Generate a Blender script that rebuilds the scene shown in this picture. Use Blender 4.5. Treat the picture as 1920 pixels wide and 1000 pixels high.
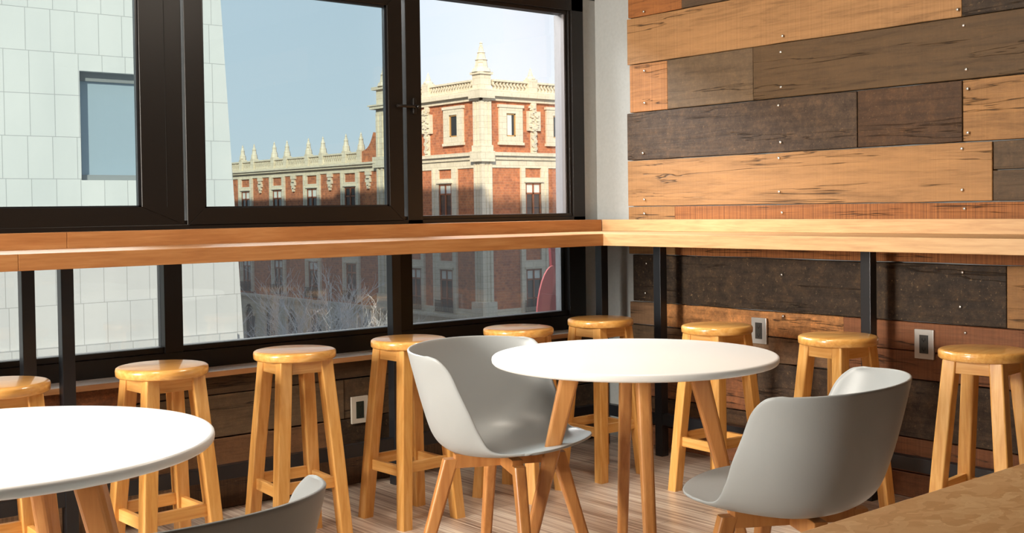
import bpy, bmesh, math, random
from mathutils import Vector, Matrix, noise
random.seed(7)
for o in list(bpy.data.objects): bpy.data.objects.remove(o)
scene = bpy.context.scene
COL = scene.collection
PI = math.pi

# ------------------------------------------------------------------ camera
cd = bpy.data.cameras.new('camera'); cam = bpy.data.objects.new('camera', cd); COL.objects.link(cam)
R = Vector((0.77083, -0.63689, -0.01399)); U = Vector((0.02522, 0.00857, 0.99965)); F = Vector((0.63654, 0.77091, -0.02267))
cam.matrix_world = Matrix(((R.x, U.x, -F.x, 0), (R.y, U.y, -F.y, 0), (R.z, U.z, -F.z, 1.2), (0, 0, 0, 1)))
cd.sensor_width = 36; cd.lens = 36*2166.74/1920; cd.shift_y = -(500-439.2)/1920
cd.clip_start = .05; cd.clip_end = 600
scene.camera = cam

# ------------------------------------------------------------------ world, sun, area lights, exposure
scene.view_settings.view_transform = 'Standard'; scene.view_settings.look = 'None'
scene.view_settings.gamma = 1; scene.view_settings.exposure = 0.0
w = bpy.data.worlds.new('world'); scene.world = w; w.use_nodes = True
nt = w.node_tree; nt.nodes.clear()
out = nt.nodes.new('ShaderNodeOutputWorld'); bg = nt.nodes.new('ShaderNodeBackground')
tc = nt.nodes.new('ShaderNodeTexCoord'); sep = nt.nodes.new('ShaderNodeSeparateXYZ')
rp = nt.nodes.new('ShaderNodeValToRGB'); nz = nt.nodes.new('ShaderNodeTexNoise'); cr = nt.nodes.new('ShaderNodeValToRGB')
mp = nt.nodes.new('ShaderNodeMapping'); mix = nt.nodes.new('ShaderNodeMixRGB')
nt.links.new(tc.outputs['Generated'], sep.inputs[0]); nt.links.new(sep.outputs['Z'], rp.inputs[0])
rp.color_ramp.elements[0].position = 0.0; rp.color_ramp.elements[0].color = (.88, .90, .92, 1)
rp.color_ramp.elements[1].position = .9; rp.color_ramp.elements[1].color = (.45, .62, .88, 1)
mp.inputs['Scale'].default_value = (1, 1, 3.5)
nt.links.new(tc.outputs['Generated'], mp.inputs[0]); nt.links.new(mp.outputs[0], nz.inputs['Vector'])
nz.inputs['Scale'].default_value = 2.6; nz.inputs['Detail'].default_value = 7; nz.inputs['Roughness'].default_value = .55
nt.links.new(nz.outputs['Fac'], cr.inputs[0])
cr.color_ramp.elements[0].position = .5; cr.color_ramp.elements[0].color = (0, 0, 0, 1)
cr.color_ramp.elements[1].position = .78; cr.color_ramp.elements[1].color = (.6, .6, .6, 1)
nt.links.new(cr.outputs[0], mix.inputs[0]); nt.links.new(rp.outputs[0], mix.inputs[1]); mix.inputs[2].default_value = (.86, .87, .88, 1)
dv = nt.nodes.new('ShaderNodeVectorMath'); dv.operation = 'DOT_PRODUCT'; dv.inputs[1].default_value = (.70, -.70, 0)
nt.links.new(tc.outputs['Generated'], dv.inputs[0])
ar = nt.nodes.new('ShaderNodeValToRGB'); nt.links.new(dv.outputs['Value'], ar.inputs[0])
ar.color_ramp.elements[0].position = 0.0; ar.color_ramp.elements[0].color = (.78, .85, .87, 1)
ar.color_ramp.elements[1].position = .12; ar.color_ramp.elements[1].color = (1.0, 1.0, 1.02, 1)
am = nt.nodes.new('ShaderNodeMixRGB'); am.blend_type = 'MULTIPLY'; am.inputs[0].default_value = 1
# paler towards the right-hand horizon; the dot product is -.28 at the left window and +.1 at the corner
sh = nt.nodes.new('ShaderNodeMath'); sh.operation = 'ADD'; sh.inputs[1].default_value = .22
nt.links.new(dv.outputs['Value'], sh.inputs[0]); nt.links.new(sh.outputs[0], ar.inputs[0])
nt.links.new(mix.outputs[0], am.inputs[1]); nt.links.new(ar.outputs[0], am.inputs[2])
nt.links.new(am.outputs[0], bg.inputs[0]); bg.inputs[1].default_value = 1.3
nt.links.new(bg.outputs[0], out.inputs[0])

def light(name, kind, loc, dirv, energy, color, size=None, size_y=None):
    l = bpy.data.lights.new(name, kind); l.energy = energy; l.color = color
    if kind == 'AREA':
        l.shape = 'RECTANGLE'; l.size = size; l.size_y = size_y
    if kind == 'AREA' and name.startswith('left'): l.spread = math.radians(80)
    if kind == 'SUN': l.angle = math.radians(.6)
    o = bpy.data.objects.new(name, l); COL.objects.link(o); o.location = loc
    o.rotation_euler = Vector(dirv).to_track_quat('-Z', 'Y').to_euler()
    return o
light('sun', 'SUN', (-20, -20, 30), (.64, .64, -.4223), 5.6, (1.0, .90, .72))
# assumed daylight: area light at an unseen opening added to the left wall
light('left_assumed_daylight', 'AREA', (-2.95, 3.30, 1.75), (1.0, .06, -.15), 98, (1.0, .93, .82), 1.1, 1.5)
# unseen area light added to boost the street sky, falling through the front windows onto counter, stools and tables
light('added_street_skylight', 'AREA', (2.4, 7.4, 4.3), (-.02, -.75, -.66), 1700, (1.0, .98, .95), 5.0, 1.6)
# warm fill lights added under the ceiling (their fixtures are built below)
for lx, ly in ((0.5, 2.6), (2.6, 2.6)):
    light('ceiling_fill_light', 'AREA', (lx, ly, 2.53), (0, 0, -1), 24, (1.0, .88, .74), .5, .5)

# ------------------------------------------------------------------ helpers
def newmat(name):
    m = bpy.data.materials.new(name); m.use_nodes = True
    n = m.node_tree; b = n.nodes['Principled BSDF']
    return m, n, b
def N(n, t, **k):
    x = n.nodes.new(t)
    for a, v in k.items():
        if a in x.inputs: x.inputs[a].default_value = v
        else: setattr(x, a, v)
    return x
def L(n, a, b): n.links.new(a, b)
def ramp(n, src, stops):
    r = n.nodes.new('ShaderNodeValToRGB'); e = r.color_ramp.elements
    e[0].position = stops[0][0]; e[0].color = (*stops[0][1], 1)
    e[1].position = stops[-1][0]; e[1].color = (*stops[-1][1], 1)
    for p, c in stops[1:-1]:
        q = e.new(p); q.color = (*c, 1)
    n.links.new(src, r.inputs[0]); return r
def coords(n, scale, rot=(0, 0, 0)):
    t = n.nodes.new('ShaderNodeTexCoord'); m = n.nodes.new('ShaderNodeMapping')
    m.inputs['Scale'].default_value = scale; m.inputs['Rotation'].default_value = rot
    n.links.new(t.outputs['Object'], m.inputs[0]); return m
def simple(name, col, rough=.5, metal=0, spec=.5, bump=0, bscale=60, var=0):
    m, n, b = newmat(name)
    b.inputs['Base Color'].default_value = (*col, 1); b.inputs['Roughness'].default_value = rough
    b.inputs['Metallic'].default_value = metal; b.inputs['Specular IOR Level'].default_value = spec
    if bump or var:
        c = coords(n, (1, 1, 1)); z = N(n, 'ShaderNodeTexNoise', Scale=bscale, Detail=5); L(n, c.outputs[0], z.inputs['Vector'])
        if bump:
            bp = N(n, 'ShaderNodeBump', Strength=bump, Distance=.01); L(n, z.outputs['Fac'], bp.inputs['Height']); L(n, bp.outputs[0], b.inputs['Normal'])
        if var:
            r = ramp(n, z.outputs['Fac'], [(.3, tuple(x*(1-var) for x in col)), (.7, tuple(min(1, x*(1+var)) for x in col))])
            L(n, r.outputs[0], b.inputs['Base Color'])
    return m
def wood(name, dark, mid, lite, axis=2, rough=.4, spec=.5, coat=0, freq=26, stretch=12, ring=True, bump=.12):
    m, n, b = newmat(name)
    s = [freq]*3; s[axis] = freq/stretch
    c = coords(n, tuple(s))
    info = n.nodes.new('ShaderNodeObjectInfo')
    add = N(n, 'ShaderNodeVectorMath', operation='ADD'); mul = N(n, 'ShaderNodeVectorMath', operation='SCALE'); mul.inputs['Scale'].default_value = 37
    cx = n.nodes.new('ShaderNodeCombineXYZ')
    for k in range(3): L(n, info.outputs['Random'], cx.inputs[k])
    L(n, cx.outputs[0], mul.inputs[0]); L(n, c.outputs[0], add.inputs[0]); L(n, mul.outputs[0], add.inputs[1])
    z1 = N(n, 'ShaderNodeTexNoise', Scale=1, Detail=6, Roughness=.62, Distortion=.35); L(n, add.outputs[0], z1.inputs['Vector'])
    z2 = N(n, 'ShaderNodeTexNoise', Scale=.22, Detail=3, Distortion=1.2); L(n, add.outputs[0], z2.inputs['Vector'])
    wv = N(n, 'ShaderNodeMath', operation='MULTIPLY'); L(n, z2.outputs['Fac'], wv.inputs[0]); wv.inputs[1].default_value = 42
    sn = N(n, 'ShaderNodeMath', operation='SINE'); L(n, wv.outputs[0], sn.inputs[0])
    mx = N(n, 'ShaderNodeMath', operation='MULTIPLY_ADD'); L(n, sn.outputs[0], mx.inputs[0]); mx.inputs[1].default_value = .13 if ring else .03
    L(n, z1.outputs['Fac'], mx.inputs[2])
    r = ramp(n, mx.outputs[0], [(.28, dark), (.5, mid), (.72, lite)])
    L(n, r.outputs[0], b.inputs['Base Color'])
    b.inputs['Roughness'].default_value = rough; b.inputs['Specular IOR Level'].default_value = spec
    b.inputs['Coat Weight'].default_value = coat; b.inputs['Coat Roughness'].default_value = .05; b.inputs['Coat IOR'].default_value = 1.65
    bp = N(n, 'ShaderNodeBump', Strength=bump, Distance=.004); L(n, mx.outputs[0], bp.inputs['Height']); L(n, bp.outputs[0], b.inputs['Normal'])
    return m

def box_bm(bm, x0, x1, y0, y1, z0, z1, mi=0, bev=0):
    t = bmesh.new(); r = bmesh.ops.create_cube(t, size=1)
    for v in t.verts: v.co = Vector((x0+(v.co.x+.5)*(x1-x0), y0+(v.co.y+.5)*(y1-y0), z0+(v.co.z+.5)*(z1-z0)))
    if bev: bmesh.ops.bevel(t, geom=t.edges[:], offset=bev, segments=2, affect='EDGES', profile=.6)
    merge(bm, t, mi)
def merge(bm, t, mi=0, M=None):
    if M is not None: t.transform(M)
    base = {}
    for v in t.verts: base[v] = bm.verts.new(v.co)
    nf = []
    for f in t.faces:
        try: g = bm.faces.new([base[v] for v in f.verts])
        except ValueError: continue
        g.material_index = mi; g.smooth = f.smooth; nf.append(g)
    t.free(); return nf
def loft(bm, rings, mi=0, cap=True, smooth=False):
    vs = [[bm.verts.new(p) for p in r] for r in rings]
    k = len(rings[0])
    for a, b in zip(vs, vs[1:]):
        for i in range(k):
            f = bm.faces.new((a[i], a[(i+1) % k], b[(i+1) % k], b[i])); f.material_index = mi; f.smooth = smooth
    if cap:
        f = bm.faces.new(list(reversed(vs[0]))); f.material_index = mi
        f = bm.faces.new(vs[-1]); f.material_index = mi
def lathe(bm, prof, c=(0, 0), n=48, mi=0, smooth=True):
    rings = [[(c[0]+r*math.cos(2*PI*i/n), c[1]+r*math.sin(2*PI*i/n), z) for i in range(n)] for r, z in prof]
    loft(bm, rings, mi, True, smooth)
def rrect(cx, cy, z, ax, ay, rad, ang=0, n=3):
    pts = []
    for q, (sx, sy) in enumerate(((1, 1), (-1, 1), (-1, -1), (1, -1))):
        for k in range(n+1):
            a = q*PI/2 + k*PI/2/n
            x = sx*(ax-rad)+rad*math.cos(a); y = sy*(ay-rad)+rad*math.sin(a)
            pts.append((cx+x*math.cos(ang)-y*math.sin(ang), cy+x*math.sin(ang)+y*math.cos(ang), z))
    return pts
def obj(name, bm, mats, parent=None, loc=None, smooth=False, fixn=True):
    if fixn: bmesh.ops.recalc_face_normals(bm, faces=bm.faces[:])
    me = bpy.data.meshes.new(name); bm.to_mesh(me); bm.free()
    if not isinstance(mats, (list, tuple)): mats = [mats]
    for m in mats: me.materials.append(m)
    if smooth:
        for p in me.polygons: p.use_smooth = True
    o = bpy.data.objects.new(name, me); COL.objects.link(o)
    if parent: o.parent = parent
    if loc: o.location = loc
    return o
def bx(name, x0, x1, y0, y1, z0, z1, mat, parent=None, bev=0):
    bm = bmesh.new(); box_bm(bm, x0, x1, y0, y1, z0, z1, 0, bev); return obj(name, bm, mat, parent)
def tag(o, label, cat, group=None, kind=None):
    if label: o['label'] = label
    if cat: o['category'] = cat
    if group: o['group'] = group
    if kind: o['kind'] = kind
    return o
def thing(name, label, cat, loc=(0, 0, 0), rz=0, group=None, kind=None):
    o = bpy.data.objects.new(name, None); COL.objects.link(o); o.empty_display_size = .1
    o.location = loc; o.rotation_euler = (0, 0, rz); return tag(o, label, cat, group, kind)
def struct(o): o['kind'] = 'structure'; return o
def dup(root, loc, rz, label):
    r = root.copy(); COL.objects.link(r); r.location = loc; r.rotation_euler = (0, 0, rz); r['label'] = label
    for ch in list(root.children):
        c = ch.copy(); COL.objects.link(c); c.parent = r
        for g in list(ch.children):
            d = g.copy(); COL.objects.link(d); d.parent = c
    return r

# ------------------------------------------------------------------ materials
M_stool = wood('stool_pine', (.60, .27, .06), (.72, .37, .10), (.82, .48, .17), 2, .36, .5, .15, 60, 18, False, .06)
M_seat = wood('stool_seat_pine', (.58, .26, .055), (.72, .36, .09), (.82, .47, .15), 0, .3, .5, .7, 60, 16, False, .05)
M_rail = wood('stool_rail_pine', (.60, .27, .06), (.72, .38, .11), (.82, .50, .19), 0, .36, .5, .15, 60, 16, False, .06)
M_beech = wood('beech_leg', (.42, .16, .045), (.54, .235, .07), (.62, .30, .10), 2, .38, .5, .15, 30, 16, False, .05)
M_cx_shaded = wood('counter_wood_x_shaded', (.36, .14, .042), (.44, .19, .060), (.52, .25, .09), 0, .5, .5, 0, 60, 14, False, .04)  # same wood as the other counter, darkened for the shaded window side
M_cy_lit = wood('counter_wood_y_lit', (.47, .26, .115), (.58, .345, .16), (.66, .42, .21), 1, .5, .5, 0, 60, 14, False, .04)  # same wood, lightened where daylight strikes the plank-wall side
M_white = simple('white_laminate', (.86, .855, .84), .28, 0, .5)
M_plaster = simple('grey_plaster', (.38, .40, .40), .85, 0, .2, .10, 60, .04)
M_ceil = simple('ceiling_paint', (.5, .49, .47), .9)
M_innerwall = simple('inner_wall_paint', (.30, .28, .26), .9)
M_frame = simple('dark_window_metal', (.010, .0075, .006), .36, 0, .4)
M_steel = simple('black_steel', (.012, .013, .016), .32, 0, .6)
M_shell = simple('grey_plastic_shell', (.37, .39, .395), .38, 0, .5, .03, 300)
M_nail = simple('screw_metal', (.75, .72, .66), .25, .9)
M_dark = simple('dark_recess', (.01, .009, .008), .8)
M_plate = simple('brushed_outlet_plate', (.62, .62, .60), .3, .6)
M_plate2 = simple('beige_outlet_plate', (.55, .50, .42), .45)
M_rec = simple('dark_receptacle', (.035, .032, .028), .4)
M_sill = simple('sill_lit_top', (.82, .80, .77), .35)  # white colour paints the daylight lying on the wooden sill

def glass_mat(name, tint, gloss=.06, haze=0.0):
    m = bpy.data.materials.new(name); m.use_nodes = True; n = m.node_tree; n.nodes.clear()
    o = n.nodes.new('ShaderNodeOutputMaterial'); t = n.nodes.new('ShaderNodeBsdfTransparent'); t.inputs[0].default_value = (*tint, 1)
    g = n.nodes.new('ShaderNodeBsdfGlossy'); g.inputs['Roughness'].default_value = .02
    f = N(n, 'ShaderNodeFresnel', IOR=1.45); mu = N(n, 'ShaderNodeMath', operation='MULTIPLY'); mu.inputs[1].default_value = gloss/.05
    L(n, f.outputs[0], mu.inputs[0])
    mm = n.nodes.new('ShaderNodeMixShader'); L(n, mu.outputs[0], mm.inputs[0]); L(n, t.outputs[0], mm.inputs[1]); L(n, g.outputs[0], mm.inputs[2])
    last = mm
    if haze:
        d = n.nodes.new('ShaderNodeBsdfTranslucent'); d.inputs[0].default_value = (.9, .9, .92, 1)
        m2 = n.nodes.new('ShaderNodeMixShader'); m2.inputs[0].default_value = haze
        L(n, mm.outputs[0], m2.inputs[1]); L(n, d.outputs[0], m2.inputs[2]); last = m2
    L(n, last.outputs[0], o.inputs[0]); return m
M_gl_tint = glass_mat('tinted_glass', (.77, .835, .85))
M_gl_clear = glass_mat('clear_glass', (.97, .98, .98), .03)
M_gl_low = glass_mat('lower_hazy_glass', (.72, .75, .76), .06, .012)  # haze imitates the grey reflection veiling the lower panes

# reclaimed planks: colour and character come from per-plank attributes
def plank_mat(axis):
    m, n, b = newmat('reclaimed_planks_'+'xyz'[axis])
    ca = n.nodes.new('ShaderNodeAttribute'); ca.attribute_name = 'pcol'
    cb = n.nodes.new('ShaderNodeAttribute'); cb.attribute_name = 'ptype'      # r: ribs  g: mottle  b: seed
    sp = n.nodes.new('ShaderNodeSeparateColor'); L(n, cb.outputs['Color'], sp.inputs[0])
    s = [1, 1, 1]
    t = n.nodes.new('ShaderNodeTexCoord')
    sd = N(n, 'ShaderNodeVectorMath', operation='SCALE'); sd.inputs['Scale'].default_value = 60
    cx = n.nodes.new('ShaderNodeCombineXYZ')
    for k in range(3): L(n, sp.outputs[2], cx.inputs[k])
    L(n, cx.outputs[0], sd.inputs[0])
    ad = N(n, 'ShaderNodeVectorMath', operation='ADD'); L(n, t.outputs['Object'], ad.inputs[0]); L(n, sd.outputs[0], ad.inputs[1])
    def mp(sc):
        q = n.nodes.new('ShaderNodeMapping'); q.inputs['Scale'].default_value = sc; L(n, ad.outputs[0], q.inputs[0]); return q
    g = [34, 34, 34]; g[axis] = 2.6
    z1 = N(n, 'ShaderNodeTexNoise', Scale=1, Detail=8, Roughness=.7, Distortion=.5); L(n, mp(tuple(g)).outputs[0], z1.inputs['Vector'])
    # cracks: long thin lines
    g = [14, 14, 14]; g[axis] = .7
    z2 = N(n, 'ShaderNodeTexNoise', Scale=1, Detail=4, Roughness=.6, Distortion=.4); L(n, mp(tuple(g)).outputs[0], z2.inputs['Vector'])
    ab = N(n, 'ShaderNodeMath', operation='SUBTRACT'); L(n, z2.outputs['Fac'], ab.inputs[0]); ab.inputs[1].default_value = .56
    ab2 = N(n, 'ShaderNodeMath', operation='ABSOLUTE'); L(n, ab.outputs[0], ab2.inputs[0])
    ck = ramp(n, ab2.outputs[0], [(0, (0, 0, 0)), (.004, (.15, .15, .15)), (.010, (1, 1, 1))])
    zz = N(n, 'ShaderNodeTexNoise', Scale=1, Detail=2); g = [9, 9, 9]; g[axis] = 2; L(n, mp(tuple(g)).outputs[0], zz.inputs['Vector'])
    gate = ramp(n, zz.outputs['Fac'], [(.44, (1, 1, 1)), (.50, (0, 0, 0))])
    ckm = N(n, 'ShaderNodeMath', operation='MAXIMUM'); L(n, ck.outputs[0], ckm.inputs[0]); L(n, gate.outputs[0], ckm.inputs[1])
    # saw ribs across the grain
    g = [0, 0, 0]; g[axis] = 95
    z3 = N(n, 'ShaderNodeTexNoise', Scale=1, Detail=3, Roughness=.8); L(n, mp(tuple(g)).outputs[0], z3.inputs['Vector'])
    # blotches
    z4 = N(n, 'ShaderNodeTexNoise', Scale=16, Detail=12, Roughness=.86); L(n, ad.outputs[0], z4.inputs['Vector'])
    z5 = N(n, 'ShaderNodeTexNoise', Scale=70, Detail=5, Roughness=.8); L(n, ad.outputs[0], z5.inputs['Vector'])
    rg = ramp(n, z1.outputs['Fac'], [(.25, (.48, .46, .44)), (.5, (1, 1, 1)), (.75, (1.25, 1.25, 1.22))])
    m1 = N(n, 'ShaderNodeMixRGB', blend_type='MULTIPLY'); m1.inputs[0].default_value = .9; L(n, ca.outputs['Color'], m1.inputs[1]); L(n, rg.outputs[0], m1.inputs[2])
    rr = ramp(n, z3.outputs['Fac'], [(.35, (.45, .42, .40)), (.6, (1.12, 1.12, 1.12))])
    m2 = N(n, 'ShaderNodeMixRGB', blend_type='MULTIPLY'); L(n, sp.outputs[0], m2.inputs[0]); L(n, m1.outputs[0], m2.inputs[1]); L(n, rr.outputs[0], m2.inputs[2])
    rm = ramp(n, z4.outputs['Fac'], [(.34, (.22, .20, .20)), (.50, (.9, .9, .9)), (.60, (1.6, 1.5, 1.3)), (.72, (3.4, 2.8, 2.1))])
    m3 = N(n, 'ShaderNodeMixRGB', blend_type='MULTIPLY'); L(n, sp.outputs[1], m3.inputs[0]); L(n, m2.outputs[0], m3.inputs[1]); L(n, rm.outputs[0], m3.inputs[2])
    rs = ramp(n, z5.outputs['Fac'], [(.60, (0, 0, 0)), (.72, (1, 1, 1))])
    fs = N(n, 'ShaderNodeMath', operation='MULTIPLY'); L(n, rs.outputs[0], fs.inputs[0]); L(n, sp.outputs[1], fs.inputs[1])
    fs2 = N(n, 'ShaderNodeMath', operation='MULTIPLY'); L(n, fs.outputs[0], fs2.inputs[0]); fs2.inputs[1].default_value = .75
    m4 = N(n, 'ShaderNodeMixRGB', blend_type='MIX'); L(n, fs2.outputs[0], m4.inputs[0]); L(n, m3.outputs[0], m4.inputs[1]); m4.inputs[2].default_value = (.42, .27, .14, 1)
    m5 = N(n, 'ShaderNodeMixRGB', blend_type='MIX'); inv = N(n, 'ShaderNodeMath', operation='SUBTRACT'); inv.inputs[0].default_value = 1; L(n, ckm.outputs[0], inv.inputs[1])
    sc = N(n, 'ShaderNodeMath', operation='MULTIPLY'); L(n, inv.outputs[0], sc.inputs[0]); sc.inputs[1].default_value = .8
    L(n, sc.outputs[0], m5.inputs[0]); L(n, m4.outputs[0], m5.inputs[1]); m5.inputs[2].default_value = (.015, .008, .004, 1)
    L(n, m5.outputs[0], b.inputs['Base Color'])
    b.inputs['Roughness'].default_value = .62; b.inputs['Specular IOR Level'].default_value = .3
    hs = N(n, 'ShaderNodeMath', operation='ADD'); L(n, z1.outputs['Fac'], hs.inputs[0]); L(n, ckm.outputs[0], hs.inputs[1])
    bp = N(n, 'ShaderNodeBump', Strength=.55, Distance=.006); L(n, hs.outputs[0], bp.inputs['Height']); L(n, bp.outputs[0], b.inputs['Normal'])
    return m
TAN = (.31, .158, .060); TANL = (.36, .19, .078); ORG = (.32, .12, .035); RED = (.22, .085, .036); GRY = (.095, .060, .034)
BRN = (.075, .038, .018); BLK = (.042, .026, .015); MOT = (.070, .044, .028); MID = (.20, .115, .062); BARK = (.38, .17, .06)
def planks(name, axis, plane, rows, mat):
    """rows: (z0, z1, [(a0, a1, colour, rib, mottle), ...]); the planks face -axis of the plane"""
    bm = bmesh.new(); cl = bm.faces.layers.float_color if False else None
    data = []
    for z0, z1, segs in rows:
        for a0, a1, col, rib, mot in segs:
            g = .0022; th = random.uniform(-.006, .004)
            t = bmesh.new(); bmesh.ops.create_cube(t, size=1)
            lo, hi = min(a0, a1)+g*.6, max(a0, a1)-g*.6
            for v in t.verts:
                A = lo+(v.co.x+.5)*(hi-lo); Z = z0+g+(v.co.z+.5)*(z1-z0-2*g); D = plane+th if v.co.y < 0 else plane+.035
                v.co = Vector((A, D, Z)) if axis == 0 else Vector((D, A, Z))
            bmesh.ops.subdivide_edges(t, edges=[e for e in t.edges if abs((e.verts[0].co-e.verts[1].co)[axis]) > .3], cuts=10)
            for v in t.verts:                                    # slightly uneven hand-sawn edges
                if abs(v.co.z-z0-g) < 1e-4: v.co.z += .0035*noise.noise(Vector((v.co[axis]*6, z0*9, 1)))
                elif abs(v.co.z-z1+g) < 1e-4: v.co.z += .0035*noise.noise(Vector((v.co[axis]*6, z1*9, 5)))
            bmesh.ops.bevel(t, geom=t.edges[:], offset=.0022, segments=1, affect='EDGES')
            nf = merge(bm, t); sd = random.random()
            data += [(col, (rib, mot, sd))]*len(nf)
    me = bpy.data.meshes.new(name)
    bmesh.ops.recalc_face_normals(bm, faces=bm.faces[:]); bm.faces.index_update(); bm.to_mesh(me); bm.free()
    a = me.attributes.new('pcol', 'FLOAT_COLOR', 'FACE'); b = me.attributes.new('ptype', 'FLOAT_COLOR', 'FACE')
    for i, (c, p) in enumerate(data): a.data[i].color = (*c, 1); b.data[i].color = (*p, 1)
    me.materials.append(mat); o = bpy.data.objects.new(name, me); COL.objects.link(o); return o

# ------------------------------------------------------------------ floor
def floor_mat():
    m, n, b = newmat('strip_floor')
    c = coords(n, (75, 1.1, 1)); z = N(n, 'ShaderNodeTexNoise', Scale=1, Detail=4, Roughness=.7); L(n, c.outputs[0], z.inputs['Vector'])
    c2 = coords(n, (7, .5, 1)); z2 = N(n, 'ShaderNodeTexNoise', Scale=1, Detail=2); L(n, c2.outputs[0], z2.inputs['Vector'])
    ad = N(n, 'ShaderNodeMath', operation='MULTIPLY_ADD'); L(n, z2.outputs['Fac'], ad.inputs[0]); ad.inputs[1].default_value = .35; L(n, z.outputs['Fac'], ad.inputs[2])
    r = ramp(n, ad.outputs[0], [(.50, (.24, .15, .105)), (.59, (.46, .335, .26)), (.68, (.64, .51, .41)), (.78, (.86, .77, .66))])
    br = N(n, 'ShaderNodeTexBrick', Scale=1); br.offset = .5
    br.inputs['Color1'].default_value = (1, 1, 1, 1); br.inputs['Color2'].default_value = (.84, .82, .8, 1); br.inputs['Mortar'].default_value = (.25, .2, .17, 1)
    br.inputs['Mortar Size'].default_value = .0012; br.inputs['Brick Width'].default_value = 1.2; br.inputs['Row Height'].default_value = .19
    c3 = coords(n, (1, 1, 1), (0, 0, PI/2)); L(n, c3.outputs[0], br.inputs['Vector'])
    mx = N(n, 'ShaderNodeMixRGB', blend_type='MULTIPLY'); mx.inputs[0].default_value = 1; L(n, r.outputs[0], mx.inputs[1]); L(n, br.outputs[0], mx.inputs[2])
    L(n, mx.outputs[0], b.inputs['Base Color']); b.inputs['Roughness'].default_value = .34; b.inputs['Coat Weight'].default_value = .15
    return m
struct(bx('floor', -3.1, 4.5, -2.6, 4.6, -.12, 0, floor_mat()))
struct(bx('ceiling', -3.1, 4.5, -2.6, 4.6, 2.62, 2.8, M_ceil))
# wall_left has an unseen opening added for the assumed daylight light
bm = bmesh.new()
for q in ((-3.1, -3.0, -2.6, 2.6, 0, 2.62), (-3.1, -3.0, 4.0, 4.6, 0, 2.62), (-3.1, -3.0, 2.6, 4.0, 0, .9), (-3.1, -3.0, 2.6, 4.0, 2.5, 2.62)): box_bm(bm, *q)
struct(obj('wall_left', bm, M_innerwall))
struct(bx('wall_back', -3.0, 4.5, -2.6, -2.5, 0, 2.62, M_innerwall))

# ------------------------------------------------------------------ wood wall on the right
YE = 4.165
rowsR = [
 (0, .103, [(YE, -2.5, RED, .2, .3)]),
 (.103, .246, [(YE, 3.2, BRN, .2, .6), (3.2, 1.2, RED, .5, .1), (1.2, -2.5, MID, .1, .3)]),
 (.246, .484, [(YE, 3.35, RED, .2, .5), (3.35, 1.75, MOT, 0, .8), (1.75, -2.5, GRY, 0, .5)]),
 (.484, .600, [(YE, 3.93, GRY, .3, .3), (3.93, 2.89, MID, .1, .5), (2.89, -2.5, RED, .35, .1)]),
 (.600, .718, [(YE, 3.93, MID, .3, .2), (3.93, 2.89, BARK, .1, .75), (2.89, -2.5, RED, .35, .1)]),
 (.718, .957, [(YE-.03, 2.17, BLK, 0, 1.0), (2.17, 1.0, TAN, .1, .2), (1.0, -2.5, MOT, 0, .8)]),
 (.957, 1.199, [(YE, 3.845, TAN, .35, .1), (3.845, 1.6, ORG, .9, .05), (1.6, -2.5, RED, .9, .1)]),
 (1.199, 1.431, [(YE, 2.224, TANL, .12, .05)]),
 (1.199, 1.320, [(2.224, -2.5, GRY, 0, .3)]), (1.320, 1.431, [(2.224, -2.5, GRY, .1, .4)]),
 (1.431, 1.672, [(YE, 2.815, MOT, 0, .75), (2.815, 2.346, BRN, .1, .5), (2.346, .2, TAN, .15, .15), (.2, -2.5, MID, 0, .2)]),
 (1.672, 1.915, [(YE-.02, 3.885, BARK, .5, .1), (3.885, 3.357, (.13, .085, .048), .1, .35), (3.357, -.5, (.10, .058, .026), .1, .15), (-.5, -2.5, TAN, 0, .1)]),
 (1.915, 2.150, [(YE, 2.348, TANL, .25, .05), (2.348, .4, BLK, 0, .7), (.4, -2.5, ORG, .2, .2)]),
 (2.150, 2.390, [(YE-.01, 3.790, ORG, .3, .15), (3.790, 1.5, GRY, .1, .3), (1.5, -2.5, TAN, .1, .2)]),
 (2.390, 2.62, [(YE, 2.5, TAN, .1, .1), (2.5, -2.5, MOT, 0, .6)]),
]
M_pl_y = plank_mat(1); M_pl_x = plank_mat(0)
XW = 4.21
clad = struct(planks('wall_right', 1, XW, rowsR, M_pl_y))
struct(bx('wall_right_plaster', 4.245, 4.5, -2.6, 4.43, 0, 2.62, M_plaster))
rowsW = [
 (0, .143, [(-3, 1.9, MID, .9, .3), (1.9, 3.3, BRN, .8, .4), (3.3, 4.15, BLK, .3, .5)]),
 (.143, .290, [(-3, .9, RED, .2, .4), (.9, 2.55, (.17, .085, .04), .1, .35), (2.55, 4.15, BLK, .1, .8)]),
 (.290, .465, [(-3, 1.35, BRN, .1, .5), (1.35, 2.62, (.13, .085, .048), 0, .3), (2.62, 4.15, GRY, .1, .6)]),
 (.465, .544, [(-3, 1.75, RED, .1, .8), (1.75, 4.15, (.10, .06, .032), .05, .3)]),
]
lw = struct(planks('wall_front', 0, 4.335, rowsW, M_pl_x))
bm = bmesh.new()
box_bm(bm, -3.1, 4.26, 4.372, 4.6, 0, .56)                     # core of the parapet wall
box_bm(bm, 4.150, 4.26, 4.43, 4.6, .56, 2.62)                  # grey strip in the corner
box_bm(bm, -3.1, 4.26, 4.43, 4.6, 2.285, 2.62)
box_bm(bm, 4.150, 4.26, 4.36, 4.6, 0, .56)
struct(obj('wall_front_plaster', bm, M_plaster))

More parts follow.
